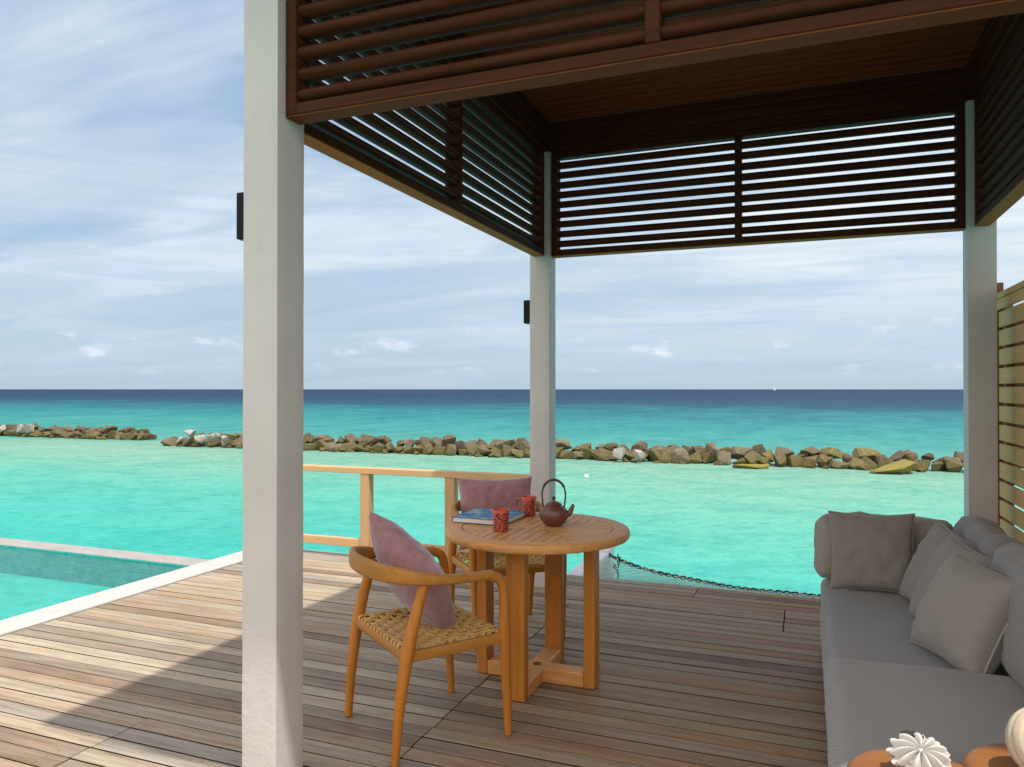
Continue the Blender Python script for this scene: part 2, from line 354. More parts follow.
def pool_mats():
    m, g, b = new_mat('pool_water_surface')
    geo = g.n('ShaderNodeNewGeometry').outputs['Position']
    h = g.noise(g.mapping(geo, scale=(2.5, 4, 1)), 1.0, 4, .55, .6)
    nb = g.bump(h, .35, .05)
    fr = g.n('ShaderNodeFresnel'); fr.inputs[0].default_value = 1.2; g.nt.links.new(nb, fr.inputs['Normal'])
    gl = g.n('ShaderNodeBsdfGlossy'); gl.inputs['Roughness'].default_value = .08; g.nt.links.new(nb, gl.inputs['Normal'])
    tr = g.n('ShaderNodeBsdfTransparent'); tr.inputs[0].default_value = (.70, .96, .93, 1)
    mx = g.n('ShaderNodeMixShader'); g.nt.links.new(fr.outputs[0], mx.inputs[0]); g.nt.links.new(tr.outputs[0], mx.inputs[1]); g.nt.links.new(gl.outputs[0], mx.inputs[2])
    o = [n for n in g.nt.nodes if n.type == 'OUTPUT_MATERIAL'][0]; g.nt.links.new(mx.outputs[0], o.inputs[0])
    m2, g, b = new_mat('pool_mosaic')
    geo = g.n('ShaderNodeNewGeometry').outputs['Position']
    v = g.n('ShaderNodeTexVoronoi', i_Scale=11.0, feature='F1'); g.nt.links.new(g.mapping(geo, scale=(1, 1.4, 2.5)), v.inputs['Vector'])
    n = g.noise(g.mapping(geo, scale=(1.2, 2.4, 4)), 2.2, 5, .65, 1.0)
    c = g.mix(g.ramp(n, [(.35, 0), (.65, 1)]), (.030, .33, .30), (.075, .45, .39))
    c = g.mix(g.math('MULTIPLY', v.outputs['Distance'], .35), c, (.02, .35, .36))
    zs = g.n('ShaderNodeSeparateXYZ', i_0=geo).outputs[2]
    setc(g, b, 'Base Color', c); b.inputs['Roughness'].default_value = .6
    m3, g, b = new_mat('pool_wall_mosaic')
    geo = g.n('ShaderNodeNewGeometry').outputs['Position']
    n = g.noise(g.mapping(geo, scale=(14, 14, 20)), 1.0, 4, .7, .5)
    c = g.mix(g.ramp(n, [(.35, 0), (.65, 1)]), (.020, .27, .27), (.05, .40, .38))
    setc(g, b, 'Base Color', c); b.inputs['Roughness'].default_value = .6
    return m, m2, m3
M['pool_water'], M['pool_tile'], M['pool_wall'] = pool_mats()

def rock_mat(name, a, b_, c_, moss, mossc=(.095, .080, .012)):
    m, g, b = new_mat(name)
    oc = g.n('ShaderNodeTexCoord').outputs['Object']
    geo = g.n('ShaderNodeNewGeometry').outputs['Position']
    rn = g.n('ShaderNodeObjectInfo').outputs['Random']
    off = g.comb(g.math('MULTIPLY', rn, 20.), 0., 0.)
    vv = g.n('ShaderNodeVectorMath', operation='ADD', i_0=oc, i_1=off).outputs[0]
    n1 = g.noise(vv, 1.6, 7, .65, .4); n2 = g.noise(vv, 7, 5, .7)
    c = g.mix(g.ramp(n1, [(.35, 0), (.65, 1)]), a, b_)
    c = g.mix(g.ramp(rn, [(0, .0), (1, .7)]), c, c_)
    c = g.mix(g.ramp(n2, [(.35, .7), (.56, 0)]), c, tuple(x*.3 for x in a))
    zs = g.n('ShaderNodeSeparateXYZ', i_0=geo).outputs[2]
    zz = g.math('ADD', zs, g.math('MULTIPLY', n1, .35))
    c = g.mix(g.math('MULTIPLY', g.ramp(g.math('ADD', zz, 1.5), [(.28, 1), (.62, 0)]), moss), c, mossc)   # algae line
    c = g.mix(g.ramp(g.math('ADD', zz, 1.5), [(.20, .85), (.30, 0)]), c, (.045, .04, .02))
    setc(g, b, 'Base Color', c); b.inputs['Roughness'].default_value = .85
    setc(g, b, 'Normal', g.bump(g.math('ADD', n1, g.math('MULTIPLY', n2, .5)), .6, .06))
    return m
M['rock'] = rock_mat('brown_rock', (.065, .046, .022), (.175, .130, .058), (.095, .082, .042), .75)
M['rock_grey'] = rock_mat('grey_rock', (.105, .085, .055), (.20, .165, .108), (.058, .046, .03), .5)
M['rock_white'] = rock_mat('bleached_rock', (.32, .30, .27), (.46, .44, .41), (.38, .36, .33), .2)
M['rock_moss'] = rock_mat('mossy_rock', (.17, .13, .03), (.25, .21, .05), (.2, .17, .04), .7, (.20, .17, .012))

M['rock_olive'] = rock_mat('olive_rock', (.10, .085, .025), (.19, .155, .05), (.12, .105, .035), .85, (.14, .12, .012))
def net_mat():
    m, g, b = new_mat('twisted_rope')
    oc = g.n('ShaderNodeTexCoord').outputs['Object']
    n = g.noise(g.mapping(oc, scale=(1, 1, 1)), 22, 2, .5)
    setc(g, b, 'Base Color', g.mix(g.ramp(n, [(.50, 0), (.58, 1)]), (.03, .035, .035), (.40, .36, .30))); b.inputs['Roughness'].default_value = .8
    return m
M['rope_edge'] = net_mat()
M['net'] = plain('net_cord', (.45, .50, .47), .8)

# ---------------------------------------------------------------- helpers
def obj(name, bm, mat, parent=None, smooth=None):
    me = bpy.data.meshes.new(name)
    bmesh.ops.recalc_face_normals(bm, faces=bm.faces[:])
    bm.to_mesh(me); bm.free()
    mats = mat if isinstance(mat, (list, tuple)) else [mat]
    for m in mats: me.materials.append(m)
    o = bpy.data.objects.new(name, me); COL.objects.link(o)
    if smooth is not None:
        for p in me.polygons: p.use_smooth = True
        if smooth < 179: me.set_sharp_from_angle(angle=R(smooth))
    if parent is not None: o.parent = parent
    return o
def tag(o, label, cat, group=None, kind=None):
    if label: o['label'] = label
    if cat: o['category'] = cat
    if group: o['group'] = group
    if kind: o['kind'] = kind
    return o
def thing(name, label, cat, loc=(0, 0, 0), rz=0.0, group=None):
    o = bpy.data.objects.new(name, None); COL.objects.link(o); o.empty_display_size = .1
    o.location = loc; o.rotation_euler = (0, 0, rz)
    return tag(o, label, cat, group)
def struct(name, bm, mat, smooth=None):
    o = obj(name, bm, mat, None, smooth); o['kind'] = 'structure'; return o
def dup(root, loc, rz=None, label=None):
    r = root.copy(); COL.objects.link(r); r.location = loc
    if rz is not None: r.rotation_euler = (0, 0, rz)
    if label: r['label'] = label
    for ch in list(root.children):
        c = ch.copy(); COL.objects.link(c); c.parent = r
        for gg in ch.children:
            d = gg.copy(); COL.objects.link(d); d.parent = c
    return r
def box(bm, x0, x1, y0, y1, z0, z1, bev=0.0, mi=0, rot=None, seg=1):
    t = bmesh.new()
    bmesh.ops.create_cube(t, size=1)
    for v in t.verts: v.co = Vector(((x0+x1)/2+v.co.x*(x1-x0), (y0+y1)/2+v.co.y*(y1-y0), (z0+z1)/2+v.co.z*(z1-z0)))
    if bev: bmesh.ops.bevel(t, geom=t.edges[:], offset=bev, segments=seg, profile=.6, affect='EDGES')
    if rot is not None: bmesh.ops.transform(t, matrix=rot, verts=t.verts)
    for f in t.faces: f.material_index = mi
    me = bpy.data.meshes.new('t'); t.to_mesh(me); t.free(); bm.from_mesh(me); bpy.data.meshes.remove(me)
def shift(bm, d):
    for v in bm.verts: v.co += Vector(d)
    return bm
def catmull(pts, n=8, closed=False):
    P = [Vector(p) for p in pts]; out = []; m = len(P)
    rng = range(m if closed else m-1)
    for i in rng:
        if closed: a, b, c, d = P[(i-1) % m], P[i], P[(i+1) % m], P[(i+2) % m]
        else: a, b, c, d = P[max(i-1, 0)], P[i], P[i+1], P[min(i+2, m-1)]
        for k in range(n):
            t = k/n
            out.append(.5*((2*b)+(c-a)*t+(2*a-5*b+4*c-d)*t*t+(3*b-a-3*c+d)*t**3))
    if not closed: out.append(P[-1])
    return out
def tube(bm, pts, rad, seg=8, closed=False, up=None, power=2.0):
    """sweep; rad = number | list | list of (horizontal, vertical); up keeps the section level"""
    P = [Vector(p) for p in pts]; n = len(P); rings = []
    nrm = None
    for i in range(n):
        if closed: t = (P[(i+1) % n]-P[i-1]).normalized()
        else: t = (P[min(i+1, n-1)]-P[max(i-1, 0)]).normalized()
        if up is not None:
            s = t.cross(Vector(up)); s = s.normalized() if s.length > 1e-4 else Vector((1, 0, 0)); w = s.cross(t).normalized()
        else:
            if nrm is None: nrm = t.orthogonal().normalized()
            nrm = (nrm-t*nrm.dot(t)).normalized(); s = nrm; w = t.cross(s)
        r = rad[i] if isinstance(rad, list) else rad
        a, b = r if isinstance(r, (list, tuple)) else (r, r)
        ring = []
        for k in range(seg):
            th = 2*math.pi*k/seg; cx, cy = math.cos(th), math.sin(th)
            if power != 2.0:
                cx = math.copysign(abs(cx)**(2/power), cx); cy = math.copysign(abs(cy)**(2/power), cy)
            ring.append(bm.verts.new(P[i]+s*(a*cx)+w*(b*cy)))
        rings.append(ring)
    for i in range(n if closed else n-1):
        A, B = rings[i], rings[(i+1) % n]
        for k in range(seg): bm.faces.new((A[k], A[(k+1) % seg], B[(k+1) % seg], B[k]))
    if not closed: bm.faces.new(rings[0][::-1]); bm.faces.new(rings[-1])
def lathe(bm, prof, seg=40, mod=None, center=(0, 0)):
    rings = []
    for r, z in prof:
        if r < 1e-5: rings.append([bm.verts.new((center[0], center[1], z))]); continue
        rings.append([bm.verts.new((center[0]+(r if mod is None else mod(r, z, 2*math.pi*k/seg))*math.cos(2*math.pi*k/seg),
                                    center[1]+(r if mod is None else mod(r, z, 2*math.pi*k/seg))*math.sin(2*math.pi*k/seg), z)) for k in range(seg)])
    for A, B in zip(rings, rings[1:]):
        for k in range(seg):
            a = A[k % len(A)]; b = A[(k+1) % len(A)]; c = B[(k+1) % len(B)]; d = B[k % len(B)]
            vs = []
            for q in (a, b, c, d):
                if q not in vs: vs.append(q)
            if len(vs) > 2: bm.faces.new(vs)
def rbox(hx, hy, hz, r, inner=8, puff=(0, 0, 0), wob=0.0, ws=3.0, seed=0.0):
    """soft box: rounded edges, puffed faces, gentle wobble"""
    def axis(h):
        a = [-h, -h+r*.15, -h+r*.35, -h+r*.65]; b = [x for x in a]
        mid = [(-h+r)+(2*(h-r))*i/inner for i in range(inner+1)]
        return a+mid+[-x for x in reversed(b)]
    A = [axis(hx), axis(hy), axis(hz)]; H = (hx, hy, hz)
    bm = bmesh.new(); cache = {}
    def vert(p):
        k = tuple(round(c, 6) for c in p)
        if k in cache: return cache[k]
        P = Vector(p); q = Vector([max(-(H[i]-r), min(H[i]-r, P[i])) for i in range(3)])
        d = P-q
        nrm = d.normalized() if d.length > 1e-9 else Vector((0, 0, 0))
        out = q+nrm*r
        n = Vector((P.x/hx, P.y/hy, P.z/hz))
        for i in range(3):
            j, k2 = (i+1) % 3, (i+2) % 3
            out[i] += n[i]*puff[i]*max(0, 1-n[j]**2)**.6*max(0, 1-n[k2]**2)**.6
        if wob:
            s = out*ws+Vector((seed, seed*2, 0))
            out += nrm*wob*(noise.fractal(s, 1, 2, 4))+nrm*wob*.8*noise.noise(s*2.6)
        v = bm.verts.new(out); cache[k] = v; return v
    for i in range(3):
        j, k = (i+1) % 3, (i+2) % 3
        for sgn in (-1, 1):
            for a0, a1 in zip(A[j], A[j][1:]):
                for b0, b1 in zip(A[k], A[k][1:]):
                    qs = []
                    for a, b in ((a0, b0), (a1, b0), (a1, b1), (a0, b1)):
                        p = [0, 0, 0]; p[i] = sgn*H[i]; p[j] = a; p[k] = b; qs.append(vert(p))
                    if sgn < 0: qs.reverse()
                    try: bm.faces.new(qs)
                    except ValueError: pass
    return bm
def pillow(w, h, t, n=26, wrinkle=.011, seed=1.0, pinch=.07, sag=0.0):
    """scatter cushion lying in the local XZ plane, thick along Y, corners pulled out"""
    bm = bmesh.new(); rows = {}
    def outline(a, b):
        x = w/2*a*(1-pinch*(1-b*b)*abs(a)**1.5); z = h/2*b*(1-pinch*(1-a*a)*abs(b)**1.5)
        return x, z
    for side in (1, -1):
        for i in range(n+1):
            for j in range(n+1):
                edge = i in (0, n) or j in (0, n)
                if side == -1 and edge: rows[(side, i, j)] = rows[(1, i, j)]; continue
                a = -math.cos(math.pi*i/n)*.5+(-1+2*i/n)*.5; b = -math.cos(math.pi*j/n)*.5+(-1+2*j/n)*.5
                x, z = outline(a, b)
                th = t/2*(max(0, (1-a*a))*max(0, (1-b*b)))**.41
                th *= 1+.10*noise.noise(Vector((a*1.3+seed, b*1.3, side)))
                k = (1-max(abs(a), abs(b))**3)
                y = side*(th+wrinkle*k*(noise.noise(Vector((x*16+seed*3, z*16, side*2)))+.6*noise.noise(Vector((x*34, z*34+seed, side*2)))))
                r = max(abs(a), abs(b))
                if not edge and r > .6:   # gathers running in from the seam
                    s = math.atan2(b, a)
                    y += side*wrinkle*.7*math.sin(s*19+seed*5+3*noise.noise(Vector((a*3, b*3, seed))))*(r-.6)*2.0*(1-r)*4
                zz = z-sag*(1-a*a)*(b+1)/2*h*.12
                rows[(side, i, j)] = bm.verts.new((x, y, zz))
    for side in (1, -1):
        for i in range(n):
            for j in range(n):
                q = [rows[(side, i, j)], rows[(side, i+1, j)], rows[(side, i+1, j+1)], rows[(side, i, j+1)]]
                bm.faces.new(q if side == -1 else q[::-1])
    pts = []
    for e in range(4):
        for i in range(n):
            a = -1+2*i/n
            aa, bb = ((a, -1), (1, a), (-a, 1), (-1, -a))[e]
            x, z = outline(aa, bb); pts.append((x, 0, z-sag*(1-aa*aa)*(bb+1)/2*h*.12))
    p2 = bmesh.new(); tube(p2, pts, .0048, 6, closed=True)
    return bm, p2
def scatter(name, label, mat, w, h, t, loc, rot, group, seed, pipe=True, pinch=.085, wrinkle=.011):
    b, p = pillow(w, h, t, seed=seed, pinch=pinch, wrinkle=wrinkle)
    o = obj(name, b, mat, None, 179); tag(o, label, 'pillow', group)
    o.location = loc; o.rotation_euler = rot
    if pipe: obj('piping', p, M['piping'] if mat != M['mauve'] else M['mauve'], o, 179)
    else: p.free()
    return o

# ================================================================ SETTING
# sea
SEA = -1.5
bm = bmesh.new()
ys = [4.0, 8, 16, 32, 64, 128, 256, 512, 1024, 2048, 4096, 9000]
vs = [[bm.verts.new((x*(1+0), y, SEA)) for x in (-12000, -3000, -600, -120, -30, 0, 30, 120, 600, 3000, 12000)] for y in [-600, -60]+ys]
for A, B in zip(vs, vs[1:]):
    for k in range(len(A)-1): bm.faces.new((A[k], A[k+1], B[k+1], B[k]))
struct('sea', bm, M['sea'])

# deck: every board modelled, one sheet of decking
EDGE = 5.546; PITCH = .0935
bm = bmesh.new(); vals = []
rng = random.Random(11)
row = 0; y = EDGE
X0, X1 = -4.335, 3.4
def count_faces(): return len(bm.faces)
while y > -1.6:
    ya, yb = y-PITCH+.0086, y
    yc = (ya+yb)/2
    cuts = []
    if 2.28 < yc < 4.80: cuts.append(-1.47+rng.uniform(-.006, .006))
    if yc < 2.50: cuts.append(-2.66+rng.uniform(-.006, .006))
    if yc > 5.25: cuts += [-.72]
    if 4.74 < yc < 5.14: cuts.append(-.125)
    if yc < 2.28: cuts.append(.35)
    if 2.5 < yc < 3.3 or yc > 5.1: cuts.append(-3.2+(row % 3)*.0 if yc > 5.1 else 1.1)
    if 3.3 < yc < 4.8: cuts.append(.9)
    xs = [X0]+sorted(cuts)+[X1]
    for a, b in zip(xs, xs[1:]):
        n0 = len(bm.faces)
        gapx = .0045 if not (a == -.125 or b == -.125) else .006
        t = .0016
        dz = rng.uniform(-.0015, .0015)
        wa, wb = ya+rng.uniform(-.0012, .0012), yb+rng.uniform(-.0012, .0012)
        box(bm, a+gapx/2, b-gapx/2, wa, wb, -.03+dz, 0+dz, bev=.0018)
        bm.faces.ensure_lookup_table()
        for f in bm.faces[n0:]:
            f.normal_update()
            if abs(f.normal.z) < .3: f.material_index = 1      # flanks coloured dark to paint the shade in the gaps
        r1, r2 = rng.random(), rng.random()
        vals += [(r1, r2)]*(len(bm.faces)-n0)
    y -= PITCH; row += 1
deck = struct('deck', bm, [M['deck'], M['deck_flank']])
for nm, k in (('rnd', 0), ('rnd_b', 1)):
    at = deck.data.attributes.new(nm, 'FLOAT', 'FACE')
    at.data.foreach_set('value', [v[k] for v in vals])
bm = bmesh.new()
box(bm, -4.33, 3.38, -1.6, EDGE-.03, -.40, -.150)
for i in range(9): box(bm, -4.0+.9*i-.1, -4.0+.9*i+.1, 5.1, 5.3, -3, -.401)
struct('deck_substructure', bm, M['substructure'])
bm = bmesh.new(); box(bm, -4.33, 3.38, EDGE-.029, EDGE-.003, -.40, -.033)
struct('deck_edge_board', bm, M['dark_x'])

# pool
bm = bmesh.new()
box(bm, -4.605, -4.342, -3.0, 5.545, -.30, .012, .006)
struct('pool_coping', bm, M['coping'])
bm = bmesh.new(); box(bm, -14, -4.609, 4.745, 4.955, -.75, -.004, .008)
struct('pool_far_edge', bm, M['coping_far'])
bm = bmesh.new()
def quad(bm, a, b, c, d, mi=0):
    f = bm.faces.new([bm.verts.new(p) for p in (a, b, c, d)]); f.material_index = mi
quad(bm, (-14, -3, -.27), (-4.615, -3, -.27), (-4.615, 4.74, -.27), (-14, 4.74, -.27))
quad(bm, (-14, 4.74, -.27), (-4.615, 4.74, -.27), (-4.615, 4.74, -.008), (-14, 4.74, -.008), 1)
quad(bm, (-4.611, -3, -.27), (-4.611, 4.74, -.27), (-4.611, 4.74, -.008), (-4.611, -3, -.008), 1)
struct('pool_basin', bm, [M['pool_tile'], M['pool_wall']])
bm = bmesh.new(); quad(bm, (-14, -3, -.022), (-4.612, -3, -.022), (-4.612, 4.742, -.022), (-14, 4.742, -.022))
struct('pool_water', bm, M['pool_water'])

# ================================================================ PERGOLA
XL, YN, YF, XR, CW, HB, HT = -1.719, 2.139, 5.135, .9015, .1535, 2.40, 3.15
CEIL = 3.36
per = thing('pergola', 'dark slatted timber pergola on four white square columns shading the deck', 'pergola', (-.4, 3.7, 0))
PB = Vector(per.location)
def pobj(name, bm, mat, parent=None, smooth=None):
    if parent is None: shift(bm, -PB)
    return obj(name, bm, mat, parent or per, smooth)
for (x, y) in ((XL-CW, YN), (XL-CW, YF), (XR, YF), (XR, YN)):
    bm = bmesh.new()
    # hand-plastered square shaft: lightly uneven faces
    zs = [-.03+i*(HT+.03)/60 for i in range(61)]
    n = 6; rings = []
    for z in zs:
        ring = []
        for s in range(4):
            for k in range(n):
                t = k/n; c = ((0, 0), (1, 0), (1, 1), (0, 1)); a, b = c[s], c[(s+1) % 4]
                px = x+CW*(a[0]+(b[0]-a[0])*t); py = y+CW*(a[1]+(b[1]-a[1])*t)
                if k == 0: px += (x+CW/2-px)*.035; py += (y+CW/2-py)*.035
                d = .0016*noise.noise(Vector((px*9, py*9, z*5)))
                o = Vector((px-x-CW/2, py-y-CW/2)).normalized()*d
                ring.append(bm.verts.new((px+o.x, py+o.y, z)))
        rings.append(ring)
    for A, B in zip(rings, rings[1:]):
        for k in range(4*n): bm.faces.new((A[k], A[(k+1) % (4*n)], B[(k+1) % (4*n)], B[k]))
    bm.faces.new(rings[-1]); bm.faces.new(rings[0][::-1])
    pobj('column', bm, M['column'], smooth=40)

def slat_section(depth, thick, n=16, pw=.75):
    """rounded blade cross-section, local (y, z)"""
    pts = []
    for k in range(n):
        a = 2*math.pi*k/n
        cy, cz = math.cos(a), math.sin(a)
        pts.append((depth/2*math.copysign(abs(cy)**pw, cy), thick/2*math.copysign(abs(cz)**pw, cz)))
    return pts
def louvre(length, origin, rz, tilt, mull, name_mat='dark_x', slat_d=.075, slat_t=.046, pitch=.0715, thick=.0824, z_first=.047, rnd_=.75, bounce_mat='under'):
    """panel local: x along, y = outward (away from the shelter), z up; origin at inner bottom corner"""
    fr = bmesh.new(); st = .045; br = .042
    box(fr, 0, st, 0, thick, HB, HT, .004); box(fr, length-st, length, 0, thick, HB, HT, .004)
    box(fr, st, length-st, 0, thick, HB, HB+br, .004); box(fr, st, length-st, 0, thick, HT-br, HT, .004)
    f = obj('louvre_panel', fr, M[name_mat], per)
    f.location = Vector(origin)-PB; f.rotation_euler = (0, 0, rz)
    ub = bmesh.new(); box(ub, .001, length-.001, .002, thick-.002, HB-.006, HB-.0005, .001); obj('bounce_strip', ub, M[bounce_mat], f)  # added strip, its colour stands in for bounce light on the frame underside
    sl = bmesh.new(); z = HB+br+z_first
    ca, sa = math.cos(tilt), math.sin(tilt)
    while z < HT-br-.015:
        sec = slat_section(slat_d, slat_t, 16, rnd_)
        A = []; B = []
        jig = random.uniform(-.0012, .0012)
        for (yy, zz) in sec:
            y2 = thick/2+yy*ca-zz*sa; z2 = z+yy*sa+zz*ca+jig     # outer edge (y+) higher for tilt > 0
            A.append(sl.verts.new((st, y2, z2))); B.append(sl.verts.new((length-st, y2, z2)))
        m = len(sec)
        for k in range(m): sl.faces.new((A[k], A[(k+1) % m], B[(k+1) % m], B[k]))
        z += pitch
    obj('slats', sl, M[name_mat], f, 50)
    for q in mull:
        mb = bmesh.new(); box(mb, q-.022, q+.022, -.004, thick+.004, HB+br, HT-br, .004)
        obj('mullion', mb, M[name_mat], f)
    return f
INS, THK = .0378, .0824
# inner faces: back panel (outward +Y), left panel (outward -X), right panel (outward +X), front panel (outward -Y)
BX = XR-XL-.004
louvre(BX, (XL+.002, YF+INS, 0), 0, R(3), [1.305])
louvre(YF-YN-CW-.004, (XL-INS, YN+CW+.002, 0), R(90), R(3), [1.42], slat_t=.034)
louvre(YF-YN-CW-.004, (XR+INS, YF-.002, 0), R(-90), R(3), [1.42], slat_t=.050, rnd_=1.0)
louvre(BX, (XR-.002, YN+INS+THK, 0), R(180), R(3), [BX-1.305+.0], slat_d=.066, slat_t=.046, pitch=.0755, z_first=.034, rnd_=1.0, bounce_mat='under_bounce_dim')
# frieze boards stepping up to the ceiling, ceiling boards, roof deck
for k in range(3):
    z0 = HT+.001+k*.0695; z1 = z0+.066; e = .012*k
    for (x0, x1, y0, y1, m) in ((XL-.05, XR+.05, YF+.015-e, YF+.055-e, 'dark_x'), (XL+e, XR-e, YN+CW-.055+e, YN+CW-.035+e, 'dark_x'),
                             (XL-.075+e, XL-.015+e, YN+CW, YF+.012-e, 'dark_y'), (XR+.015-e, XR+.055-e, YN+CW, YF+.012-e, 'dark_y')):
        bm = bmesh.new(); box(bm, x0, x1, y0, y1, z0, z1, .006); pobj('frieze_board', bm, M[m])
bm = bmesh.new(); y = YN+.03
while y < YF+.02:
    box(bm, XL-.05, XR+.05, y, y+.074, CEIL+random.uniform(-.002, .002), CEIL+.02, .006); y += .088
pobj('ceiling', bm, M['ceiling_wood'])
bm = bmesh.new()
box(bm, -1.95, 2.7, 1.50, 6.05, CEIL+.024, 3.50, .01)
pobj('roof', bm, M['dark_x'])

# post lamps
lamp0 = None
for (yy, zz, lab) in ((YN+.035, 1.977, 'black box-shaped wall lamp high on the front white column, nearest the camera'),
                      (YF+.035, 1.915, 'small black box-shaped wall lamp on the rear left white column')):
    if lamp0 is None:
        t = thing('wall_lamp', lab, 'lamp', (XL-CW, yy+.04, zz), 0, 'wall lamps on the columns')
        bm = bmesh.new(); box(bm, -.060, -.010, -.04, .04, 0, .17, .003)
        obj('housing', bm, M['black'], t)
        bm = bmesh.new(); box(bm, -.0105, 0.0, -.03, .03, .02, .15); obj('wall_plate', bm, M['black'], t)
        bm = bmesh.new(); box(bm, -.052, -.018, -.030, .030, -.003, .001); obj('lens', bm, M['lens'], t)
        lamp0 = t
    else: dup(lamp0, (XL-CW, yy+.04, zz), None, lab)

# ================================================================ RAILING
rt = thing('railing', 'low pale timber railing along the far deck edge left of the rear column', 'railing', (-3.0, 5.45, 0))
def robj(name, bm, mat): shift(bm, (3.0, -5.45, 0)); return obj(name, bm, mat, rt)
bm = bmesh.new(); box(bm, -4.33, XL-CW-.002, 5.43, 5.52, .715, .765, .004); robj('top_rail', bm, M['rail_wood'])
for a, b in ((-4.33, -3.508), (-3.421, -2.713), (-2.626, XL-CW-.002)):
    bm = bmesh.new(); box(bm, a, b, 5.455, 5.50, .085, .155, .004); robj('lower_rail', bm, M['rail_wood'])
for x in (-3.4645, -2.6695):
    bm = bmesh.new(); box(bm, x-.043, x+.043, 5.435, 5.515, 0, .714, .004); robj('post', bm, M['post_wood'])

# ================================================================ WHITE BEAM AND NET
bt = bmesh.new()
box(bt, -1.735, -1.60, EDGE+.004, 6.42, -.30, -.002, .008); box(bt, -1.735, -1.60, 6.4205, 6.62, -.34, .02, .008)
o = obj('beam', bt, M['white_beam'])
tag(o, 'white concrete beam jutting from the deck edge over the lagoon, holding the net', 'beam')
NY = 6.42
def ropez(x):
    t = max(0, min(1, (x+1.60)/2.90))
    return -.02-.19*max(0, 1-(1-2*t)**2)**.75-.004*math.sin(x*9)
nt_root = thing('overwater_net', 'knotted lounging net strung beyond the deck edge above turquoise water', 'net', (-.1, 6.0, -.1))
def nobj(name, bm, mat, s=None): shift(bm, (.1, -6.0, .1)); return obj(name, bm, mat, nt_root, s)
bm = bmesh.new()
P = []
for i in range(161):
    x = -1.60+2.9*i/160; P.append((x, NY, ropez(x)))
for ph in (0, math.pi):
    tube(bm, [(p[0], p[1]+.011*math.sin(i*.9+ph), p[2]+.011*math.cos(i*.9+ph)) for i, p in enumerate(P)], .0078, 6)
nobj('edge_rope', bm, M['rope_edge'], 179)
bm = bmesh.new()
def npt(x, y):
    s = (y-EDGE)/(NY-EDGE); s = max(0, min(1, s))
    return (x, y, ropez(x)*s-.03*(1-s)-.10*s*(1-s))
step = .055
k = -1.60-(NY-EDGE)
while k < 1.3:
    for sg in (1, -1):
        pts = []
        for i in range(13):
            y = EDGE+(NY-EDGE)*i/12; x = k+(y-EDGE) if sg > 0 else k+(NY-y)
            if -1.60 <= x <= 1.30: pts.append(npt(x, y))
        if len(pts) > 2: tube(bm, pts, .0022, 4)
    k += step
nobj('net_mesh', bm, M['net'])
bm = bmesh.new()   # lashing at the corner
for i in range(9):
    z = -.02-.02*i
    tube(bm, [(-1.52+.03*math.sin(i), NY-.02-.008*i, z+.02), (-1.50, NY-.05-.008*i, z-.03)], .006, 5)
nobj('lashing', bm, M['rope_edge'])

# ================================================================ PRIVACY FENCE
FX = 1.15
ft = thing('privacy_fence', 'tan horizontal-board privacy fence behind the sofa at the right edge', 'fence', (FX, 4.4, 0))
def fobj(name, bm, mat): shift(bm, (-FX, -4.4, 0)); return obj(name, bm, mat, ft)
bm = bmesh.new(); z = .03
rr = random.Random(3)
while z < 1.86:
    box(bm, FX, FX+.02, 1.9, 5.575, z, z+.099, .003); z += .1195
fobj('boards', bm, M['fence_wood'])
bm = bmesh.new(); z = .03+.1195*.5+.045
while z < 1.82:
    if z > .5: box(bm, FX+.064, FX+.082, 1.9, 5.56, z-.02, z+.055, .003)
    z += .1195
fobj('back_boards', bm, M['fence_dark'])
for y in (5.53, 4.1, 2.7):
    bm = bmesh.new(); box(bm, FX+.0205, FX+.0635, y-.035, y+.035, -.03, 1.99, .003); fobj('post', bm, M['fence_dark'])
bm = bmesh.new(); box(bm, FX-.012, FX+.03, 5.580, 5.64, -.03, 2.11, .003); fobj('post', bm, M['teak_trim'])
bm = bmesh.new(); box(bm, FX-.03, FX+.09, 1.9, 5.578, 1.995, 2.03, .003); box(bm, FX-.02, FX-.001, 1.9, 5.57, 1.93, 1.994, .003)
fobj('cap_rail', bm, M['fence_wood'])

